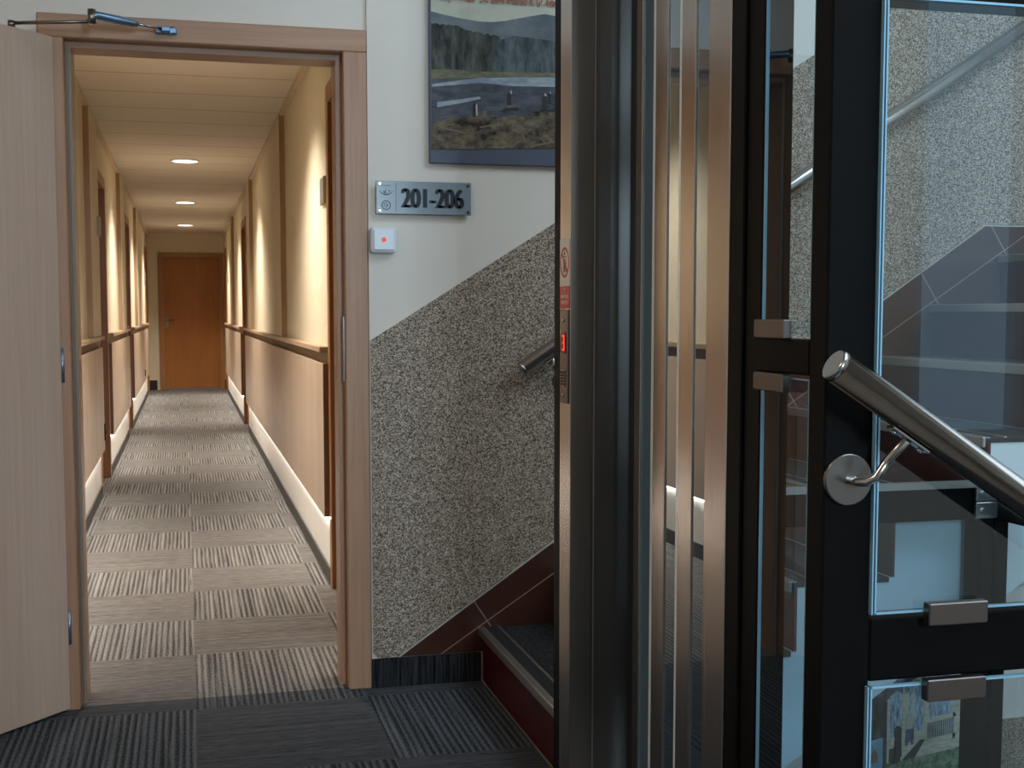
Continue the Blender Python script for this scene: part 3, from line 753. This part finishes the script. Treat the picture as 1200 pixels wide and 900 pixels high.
# ------------------------------------------------------------------ near handrail on the shaft
ang = math.atan(0.646)
rd = Vector((math.cos(ang), 0, -math.sin(ang)))
A0 = Vector((0.779, 1.415, 1.106)); A1 = A0+rd*2.2
hr = empty('handrail', (0.845, YN, 0.95), 'thick brushed steel handrail on the dark lift post, sloping down to the right', 'handrail', 'stair handrails')
bm = B(); tube(bm, [A0+rd*0.004, A1], 0.0212, 40, True); obj('tube', bm, M['steel_x'], hr)
bm = B(); tube(bm, [A0-rd*0.004, A0-rd*0.0025, A0+rd*0.0045], [0.0185, 0.0208, 0.0214], 40); obj('end_cap', bm, M['chrome'], hr)
def bracket(parent, post, n, up_to, raildir, r=0.031):
    """rosette on a face at post with outward normal n; arm bends up to the rail"""
    post = Vector(post); n = Vector(n); up_to = Vector(up_to)
    br = None
    bm = B(); disc(bm, post+n*0.0005, n, r, 0.007, 40, bev=0.0015); br = obj('rosette', bm, M['rosette'], parent)
    bm = B()
    c0 = post+n*0.006; c1 = post+n*0.045
    pts = [c0, post+n*0.03]
    v = up_to-c1
    for t in (0.0, 0.15, 0.35, 0.6, 0.8): pts.append(post+n*(0.03+0.02*math.sin(min(1, t/0.35)*PI/2))+Vector((v.x*t, 0, v.z*t*t if t < 0.35 else v.z*(0.1225+(t-0.35)*0.87*1.06))))
    pts.append(up_to)
    tube(bm, pts, 0.0058, 16); obj('arm', bm, M['chrome'], parent)
    bm = B(); s = Vector(raildir)
    up = Vector((0, 0, 1)); nn = s.cross(Vector((0, 1, 0))).normalized()
    if nn.z < 0: nn = -nn
    q = up_to
    b2 = B(); box(b2, -0.031, 0.031, -0.009, 0.009, -0.002, 0.002, bev=0.001)
    yv = nn.cross(s).normalized()
    for vv in b2.verts: vv.co = q+s*vv.co.x+yv*vv.co.y+nn*vv.co.z
    me = bpy.data.meshes.new('tmp'); b2.to_mesh(me); b2.free(); bm.from_mesh(me); bpy.data.meshes.remove(me)
    for t in (-0.022, 0.022): disc(bm, q+s*t-nn*0.002, -nn, 0.004, 0.003, 10)
    bmesh.ops.recalc_face_normals(bm, faces=bm.faces[:])
    obj('saddle', bm, M['chrome'], parent)
nn = Vector((math.sin(ang), 0, math.cos(ang)))
q = A0+rd*0.139-nn*0.0235
bracket(hr, (0.843, YN, 0.951), (0, -1, 0), q, rd, 0.0345)
# second bracket further down, on the frame of the shaft
# ------------------------------------------------------------------ wall handrail
ru = Vector((math.cos(ang), 0, math.sin(ang)))
W0 = Vector((1.012, 3.795, 0.998)); W1 = W0+ru*2.45
hw = empty('handrail', (1.1, YP-0.006, 0.93), 'brushed steel handrail on the speckled wall, rising to the right behind the lift', 'handrail', 'stair handrails')
bm = B(); tube(bm, [W0+ru*0.004, W1], 0.0235, 32); obj('tube', bm, M['steel_wall'], hw)
bm = B(); tube(bm, [W0-ru*0.004, W0-ru*0.0025, W0+ru*0.0045], [0.0205, 0.0230, 0.0237], 32); obj('end_cap', bm, M['chrome'], hw)
for t in (0.10, 2.32):
    q = W0+ru*t+Vector((ru.z, 0, -ru.x))*0.0258
    bracket(hw, (q.x+0.05, YP-0.006, q.z-0.075), (0, -1, 0), q, ru)

# ------------------------------------------------------------------ sign, switch, poster
sg = empty('room_sign', (0.713, YP, 1.52), 'blue grey glass sign reading 201-206 on the white wall beside the doorway', 'sign')
YS = YP-0.022
bm = B(); box(bm, 0.567, 0.861, YS, YS+0.005, 1.471, 1.570, bev=0.0008); pl = obj('plate', bm, M['sign'], sg)
for (x, z) in ((0.577, 1.561), (0.851, 1.561), (0.577, 1.480), (0.851, 1.480)):
    bm = B(); tube(bm, [(x, YP, z), (x, YS+0.0052, z)], 0.004, 12); disc(bm, (x, YS-0.0002, z), (0, -1, 0), 0.0052, 0.003, 14, bev=0.001)
    obj('standoff', bm, M['chrome'], sg)
bm = B()
for q in range(-3, 4):
    text_bm(bm, '201-206', 0.083, 0, lambda u, v, w, q=q: (0.7405+u+q*0.0013, YS-0.0006-w-abs(q)*0.00004, 1.4915+v), sx=0.70, align='CENTER')
obj('room_numbers', bm, M['ink'], pl)
bm = B()
box(bm, 0.6265, 0.6277, YS-0.0006, YS-0.0001, 1.478, 1.564)
# emblem: swoosh with small leaping mark, ring with a curl, tiny name line
sw = []
for k in range(13):
    t = -1+2*k/12; sw.append((0.597+0.022*t, 1.531+0.011*t*t-0.0005))
for k in range(13):
    t = 1-2*k/12; sw.append((0.597+0.0225*t, 1.5285+0.0128*t*t-0.0015*(1-t*t)))
prism(bm, sw, 'y', YS-0.0006, YS-0.0001)
prism(bm, [(0.586, 1.541), (0.592, 1.5375), (0.5975, 1.5475), (0.5945, 1.536), (0.600, 1.533), (0.592, 1.533)], 'y', YS-0.0007, YS-0.0001)
disc(bm, (0.607, YS-0.0001, 1.540), (0, -1, 0), 0.0026, 0.0005, 12, 1)
ring(bm, (0.597, YS-0.0001, 1.497), (0, -1, 0), 0.0118, 0.0142, 0.0006, 36)
ring(bm, (0.596, YS-0.0001, 1.497), (0, -1, 0), 0.0052, 0.0066, 0.0006, 24)
box(bm, 0.594, 0.6035, YS-0.0006, YS-0.0001, 1.4955, 1.497)
text_bm(bm, 'Pension', 0.0085, 1, lambda u, v, w: (0.597+u, YS-0.0003-w, 1.5535+v), sx=1.0, align='CENTER', thick=0.0002)
obj('emblem', bm, [M['ink'], M['ink_grey']], pl)

sw_ = empty('wall_switch', (0.587, YP, 1.39), 'white square wall box with small red light beside the door frame', 'switch')
bm = B(); box(bm, 0.5475, 0.627, YP-0.032, YP-0.0003, 1.352, 1.432, bev=0.010, seg=3); obj('housing', bm, M['plastic'], sw_)
bm = B(); box(bm, 0.5565, 0.618, YP-0.037, YP-0.0322, 1.361, 1.423, bev=0.0022, seg=2); rk = obj('rocker', bm, M['plastic'], sw_)
bm = B(); disc(bm, (0.587, YP-0.0371, 1.392), (0, -1, 0), 0.0055, 0.001, 16); ring(bm, (0.587, YP-0.0371, 1.392), (0, -1, 0), 0.0055, 0.007, 0.0006, 20, 1)
tag(obj('indicator_light', bm, [M['redled'], M['sticker_r']], rk), 'small red indicator light')

def layers(root_y, x0, px0, kx, z0, py0, kz, tilt):
    def P(px, py): return (x0+(px-px0)*kx, z0-(py-py0)*kz+(px-px0)*tilt)
    return P
ps = empty('poster', (1.02, YP, 1.62), 'framed lake landscape poster with red lettering on the white wall above the sign', 'poster')
YB = YP-0.020
bm = B(); box(bm, 0.733, 1.335, YB, YP-0.001, 1.6285, 2.34, bev=0.001); obj('board', bm, M['navy'], ps)
P = layers(0, 0.734, 503, 0.0027, 1.667, 176, 0.00256, 0.00011)
def pp(bm, pts, k, mi): poly(bm, [(P(*q)[0], YB-0.0004*k, P(*q)[1]) for q in pts], mi)
pr_m = [M[n] for n in ('p_sky', 'p_mount', 'p_forest', 'p_haze', 'p_meadow', 'p_lake', 'p_streak', 'p_bank', 'p_dark', 'p_skin', 'p_brown', 'p_red')]
bm = B(); R = 718; Lx = 504.5
pp(bm, [(Lx, 175.5), (R, 175.5), (R, -70), (Lx, -70)], 1, 0)
pp(bm, [(Lx, 95), (R, 95), (R, 24), (690, 22), (665, 20), (649, 17), (637, 15), (625, 17), (610, 20), (590, 24), (575, 25.5), (560, 25), (540, 22), (520, 18), (Lx, 14)], 2, 1)
top = [(R, 58), (690, 55)]
xx = 649
tops = [(649, 50), (620, 47), (600, 43), (580, 41), (560, 39), (545, 35), (530, 30), (515, 29), (Lx, 27)]
fr_ = []
for (a, b), (c, d) in zip(tops[:-1], tops[1:]):
    nseg = 6
    for k in range(nseg):
        t = k/nseg; fr_.append((a+(c-a)*t, b+(d-b)*t+random.uniform(-1.6, 1.6)))
fr_.append(tops[-1])
pp(bm, [(Lx, 90), (R, 90)]+top+[(a, b+9) if a > 585 else (a, b) for a, b in fr_], 3, 2)
pp(bm, [(575, 86), (R, 87), (R, 56), (649, 47), (625, 44), (600, 41), (580, 48)], 3.5, 3)
pp(bm, [(Lx, 93), (R, 93), (R, 85), (649, 85), (600, 84.5), (550, 83.5), (520, 81), (Lx, 82)], 4, 4)
pp(bm, [(Lx, 150), (R, 150), (R, 90), (600, 90), (560, 91), (Lx, 93)], 5, 5)
pp(bm, [(505, 102), (530, 100), (560, 97), (600, 101), (R, 103), (R, 90.5), (600, 90.5), (560, 91.5), (540, 94), (505, 99)], 6, 6)
pp(bm, [(511, 126), (535, 122), (562, 116), (560, 113.5), (535, 117), (511, 120)], 6, 6)
bt = [(R, 126), (665, 128), (649, 130), (635, 128), (622, 133), (612, 137), (600, 136), (585, 138), (570, 137), (560, 134), (545, 137), (530, 139), (515, 141), (Lx, 146)]
pp(bm, [(Lx, 175.5), (R, 175.5)]+bt, 7, 7)
pp(bm, [(640, 132), (R, 130), (R, 126), (660, 126), (640, 129)], 8, 8)
for (a, b, w, h, mi) in ((554, 120, 4, 17, 8), (556.5, 122, 2.5, 14, 9), (566, 129, 5, 8, 10), (595, 108, 5, 20, 8), (597, 105.5, 2.4, 5, 9), (637, 112, 7, 18, 8), (643, 108.5, 4, 14, 8), (638, 109, 3, 4, 9), (643.5, 107, 2.6, 4, 9)):
    pp(bm, [(a-w/2, b+h), (a+w/2, b+h), (a+w/2.6, b+2), (a, b), (a-w/2.6, b+2)], 9, mi)
pp(bm, [(585, 131), (607, 130), (605, 126), (598, 124), (591, 126)], 8.5, 8)
pp(bm, [(591, 127), (606, 126), (600, 124), (593, 124)], 9.2, 10)
for (a, b, c, d, w) in ((610, 165, 597, 174, 1.6), (610, 158, 613, 165, 1.6), (632, 164, 640, 170, 1.2), (515, 150, 545, 157, 2.0), (508, 148, 530, 146, 1.6), (620, 173, 648, 168, 2.4), (560, 150, 585, 146, 2.0)):
    dx, dy = c-a, d-b; l = math.hypot(dx, dy); ox, oy = -dy/l*w/2, dx/l*w/2
    pp(bm, [(a+ox, b+oy), (c+ox, d+oy), (c-ox, d-oy), (a-ox, b-oy)], 8.2, 10)
obj('print', bm, pr_m, ps)
z_ = P(514, 0.4)[1]
for px_, t_, sx_ in ((515.5, 'Bayr. Wald', 0.66), (561, 'Der kleine Arbersee m. Gr. Arber', 0.50)):
    x_ = P(px_, 0)[0]; bm = B()
    text_bm(bm, t_, 0.036, 0, lambda u, v, w: (x_+u, YB-0.0055-w, z_+v), sx=sx_, bold=0.0006)
    tag(obj('lettering', bm, M['p_red'], ps), 'red printed words above the lake view')
# lower picture seen through the lift
pc = empty('wall_picture', (2.45, YP, -0.4), 'picture of a wooden veranda house with people, hanging on the lower stairwell wall', 'picture')
YB2 = YP-0.022
bm = B(); box(bm, 2.16, 2.66, YB2, YP-0.0068, -0.62, -0.07, bev=0.001); obj('board', bm, M['navy'], pc)
P2 = layers(0, 2.245, 1010, 0.00345, -0.097, 797, 0.00337, 0.0004)
def p2(bm, pts, k, mi): poly(bm, [(P2(*q)[0], YB2-0.0004*k, P2(*q)[1]) for q in pts], mi)
bm = B()
p2(bm, [(988, 945), (1124, 945), (1124, 797), (988, 797)], 1, 5)
p2(bm, [(988, 862), (1040, 862), (1040, 797), (988, 797)], 2, 4)
p2(bm, [(988, 900), (1037, 900), (1037, 861), (988, 864)], 2.5, 6)
p2(bm, [(1036, 890), (1124, 890), (1124, 806), (1080, 806), (1060, 820), (1036, 822)], 3, 0)
p2(bm, [(1015, 812), (1124, 790), (1124, 797), (1074, 800), (1055, 818), (1015, 822)], 4, 2)
for (a, b, c, d) in ((1041, 1054, 818, 862), (1062, 1066, 812, 858), (1069, 1079, 815, 862), (1085, 1111, 808, 851)): p2(bm, [(a, d), (b, d), (b, c+1), ((a+b)/2, c-3), (a, c+1)], 5, 1)
for (a, b, c, d) in ((1081, 1082.5, 808, 880), (1055, 1056.5, 812, 880), (1113, 1116, 806, 885), (1082, 1116, 851, 855), (1082, 1116, 873, 878)): p2(bm, [(a, d), (b, d), (b, c), (a, c)], 6, 0)
for k in range(14): p2(bm, [(1084+k*2.2, 873), (1085.2+k*2.2, 873), (1085.2+k*2.2, 856), (1084+k*2.2, 856)], 6.2, 2)
p2(bm, [(1055, 890), (1070, 890), (1081, 873), (1076, 872)], 6, 3)
p2(bm, [(1034, 915), (1038, 915), (1037, 800), (1033, 800)], 6.4, 3)
for (a, b, w, h, mi) in ((1049, 851, 9, 40, 3), (1045, 858, 7, 34, 3), (1062, 842, 7, 30, 2), (1066, 851, 5, 20, 3), (1062, 841, 3, 5, 7), (1050, 850, 3, 4, 7), (1024, 872, 9, 14, 8)):
    p2(bm, [(a-w/2, b+h), (a+w/2, b+h), (a+w/2.8, b+4), (a, b), (a-w/2.8, b+4)], 7, mi)
p2(bm, [(988, 945), (1124, 945), (1124, 889), (1075, 890), (1040, 896), (988, 886)], 6.6, 5)
for (a, b, sc, mt, mb) in ((1050, 852, 1.0, 3, 3), (1063, 843, 0.95, 7, 2), (1044, 862, 0.8, 0, 3)):
    p2(bm, [(a-1.6*sc, b), (a+1.6*sc, b), (a+1.6*sc, b-4*sc), (a, b-5*sc), (a-1.6*sc, b-4*sc)], 8, 7)
    p2(bm, [(a-4*sc, b+16*sc), (a+4*sc, b+16*sc), (a+4.2*sc, b+4*sc), (a+2*sc, b+0.5), (a-2*sc, b+0.5), (a-4.2*sc, b+4*sc)], 8, mt)
    p2(bm, [(a-4.6*sc, b+34*sc), (a-1*sc, b+34*sc), (a, b+24*sc), (a+2*sc, b+34*sc), (a+5*sc, b+34*sc), (a+4*sc, b+16*sc), (a-4*sc, b+16*sc)], 8, mb)
for (x_a, y_a, r_a) in ((1020, 808, 7), (1028, 822, 6), (1018, 830, 8), (1026, 842, 6)):
    p2(bm, [(x_a+r_a*math.cos(k*PI/4)*(0.8+0.3*(k % 2)), y_a+r_a*math.sin(k*PI/4)*(0.8+0.3*(k % 2))) for k in range(8)], 6.3, 4)
obj('print', bm, [M[n] for n in ('p_wood', 'p_blue', 'p_roof', 'p_dark', 'p_forest', 'p_green', 'p_water', 'p_skin', 'p_brown')], pc)

# small grey wooden shelf end seen through the shaft
bm = B(); prism(bm, [(2.772, 0.270), (2.83, 0.284), (3.1, 0.284), (3.1, 0.258), (2.83, 0.258)], 'y', YP-0.12, YP-0.0005)
tag(obj('wall_ledge', bm, M['panel_dark']), 'grey wooden ledge with pointed end on white wall under the stairs', 'ledge')

# ------------------------------------------------------------------ corridor fittings
LY = [5.98, 10.5, 14.4, 18.1]
lab = ['round recessed ceiling light just inside the doorway, hidden behind the door head', 'largest round recessed ceiling light, nearest in the corridor', 'middle round recessed ceiling light of the corridor', 'farthest round recessed ceiling light, close to the end door']
for y, lb in zip(LY, lab):
    d = empty('ceiling_downlight', (0.022, y, ZC), lb, 'ceiling light', 'corridor downlights')
    bm = B(); ring(bm, (0.022, y, ZC-0.008), (0, 0, 1), 0.098, 0.118, 0.0078, 40); obj('rim', bm, M['frame_white'], d)
    bm = B(); disc(bm, (0.022, y, ZC-0.005), (0, 0, 1), 0.0975, 0.0045, 40); obj('diffuser', bm, M['lamp'], d)
plates = [(1, XR, 5.47, 5.63, 1.640, 1.755, 'grey room plate on the right wall just inside the doorway'),
          (-1, XL+0.032, 8.20, 8.34, 1.645, 1.765, 'dark room plate before the first left room door'),
          (-1, XL, 12.30, 12.46, 1.63, 1.75, 'dark room plate before the second left room door'),
          (1, XR, 12.38, 12.54, 1.63, 1.75, 'dark room plate before the second right room door'),
          (-1, XL, 18.4, 18.6, 1.6, 1.75, 'small dark room plate near the end on the left'),
          (1, XR, 18.2, 18.45, 1.6, 1.75, 'small dark room plate near the end on the right')]
for (s, x, a, b, c, d, lb) in plates:
    o = empty('room_sign', (x, (a+b)/2, (c+d)/2), lb, 'sign', 'corridor room plates')
    bm = B(); box(bm, x-s*0.0003, x-s*0.014, a, b, c, d, bev=0.002); pl_ = obj('plate', bm, M['plate'], o)
    bm = B(); box(bm, x-s*0.0142, x-s*0.0152, a+0.012, b-0.012, c+0.012, d-0.012); obj('face', bm, M['plate'], pl_)
bm = B(); box(bm, XL+0.0322, XL+0.042, 16.78, 16.86, 0.37, 0.45, bev=0.002); box(bm, XL+0.042, XL+0.0428, 16.79, 16.85, 0.38, 0.44, mi=1)
tag(obj('power_socket', bm, [M['base_dark'], M['black']]), 'small dark wall socket low on the far left wainscot', 'socket')
bm = B(); box(bm, XL+0.0322, XL+0.041, 8.40, 8.44, 0.36, 0.47, bev=0.002); disc(bm, (XL+0.041, 8.42, 0.415), (1, 0, 0), 0.012, 0.004, 14)
tag(obj('wall_outlet', bm, M['black']), 'small black upright fitting on the left wainscot edge beside the first room door', 'outlet')

# ------------------------------------------------------------------ lights
def light(name, typ, loc, power, col, **kw):
    ld_ = bpy.data.lights.new(name, typ); ld_.energy = power; ld_.color = col
    for k, v in kw.items(): setattr(ld_, k, v)
    o = bpy.data.objects.new(name, ld_); COL.objects.link(o); o.location = loc
    return o
for y in LY:
    o = light('downlight_beam', 'SPOT', (0.022, y, ZC-0.03), 205, (1.0, 0.92, 0.82), spot_size=math.radians(124), spot_blend=0.9, shadow_soft_size=0.07)
def area(name, loc, size, power, col, rot):
    o = light(name, 'AREA', loc, power, col, shape='RECTANGLE', size=size[0], size_y=size[1]); o.rotation_euler = rot; return o
area('daylight_window', (0.9, -2.65, 1.95), (0.4, 0.8), 125, (0.70, 0.85, 1.0), (PI/2, 0, 0))
area('daylight_stair_window', (3.74, -2.65, 1.85), (0.7, 2.7), 6.5, (0.62, 0.82, 1.0), (PI/2, 0, 0))
area('stairwell_skylight', (2.7, 0.6, 4.15), (2.6, 2.6), 150, (0.62, 0.82, 1.0), (0, 0, 0))
area('landing_ceiling_lamp', (-0.9, 1.6, 2.7), (0.5, 0.5), 14, (1.0, 0.80, 0.60), (0, 0, 0))
area('lower_landing_fill', (3.3, 2.2, 1.1), (0.4, 0.4), 14, (0.75, 0.88, 1.0), (0, 0, 0))  # added fill to brighten the lower stairwell, no known lamp there
w = bpy.data.worlds.new('world'); scene.world = w; w.use_nodes = True
bg = w.node_tree.nodes.get('Background') or w.node_tree.nodes.new('ShaderNodeBackground')
bg.inputs[0].default_value = (0.6, 0.75, 1.0, 1); bg.inputs[1].default_value = 0.10

# ------------------------------------------------------------------ camera
cam = bpy.data.cameras.new('camera'); co = bpy.data.objects.new('camera', cam); COL.objects.link(co)
cam.sensor_width = 36.0; cam.lens = 1480*36/1200; cam.shift_y = (481-450)/1200.0
cam.clip_start = 0.05
co.location = (0, 0, 1.17)
co.rotation_euler = (PI/2-math.radians(4.4046), 0, -math.radians(14.4679))
scene.camera = co
scene.view_settings.view_transform = 'Standard'
scene.view_settings.look = 'None'
scene.view_settings.exposure = 0.0
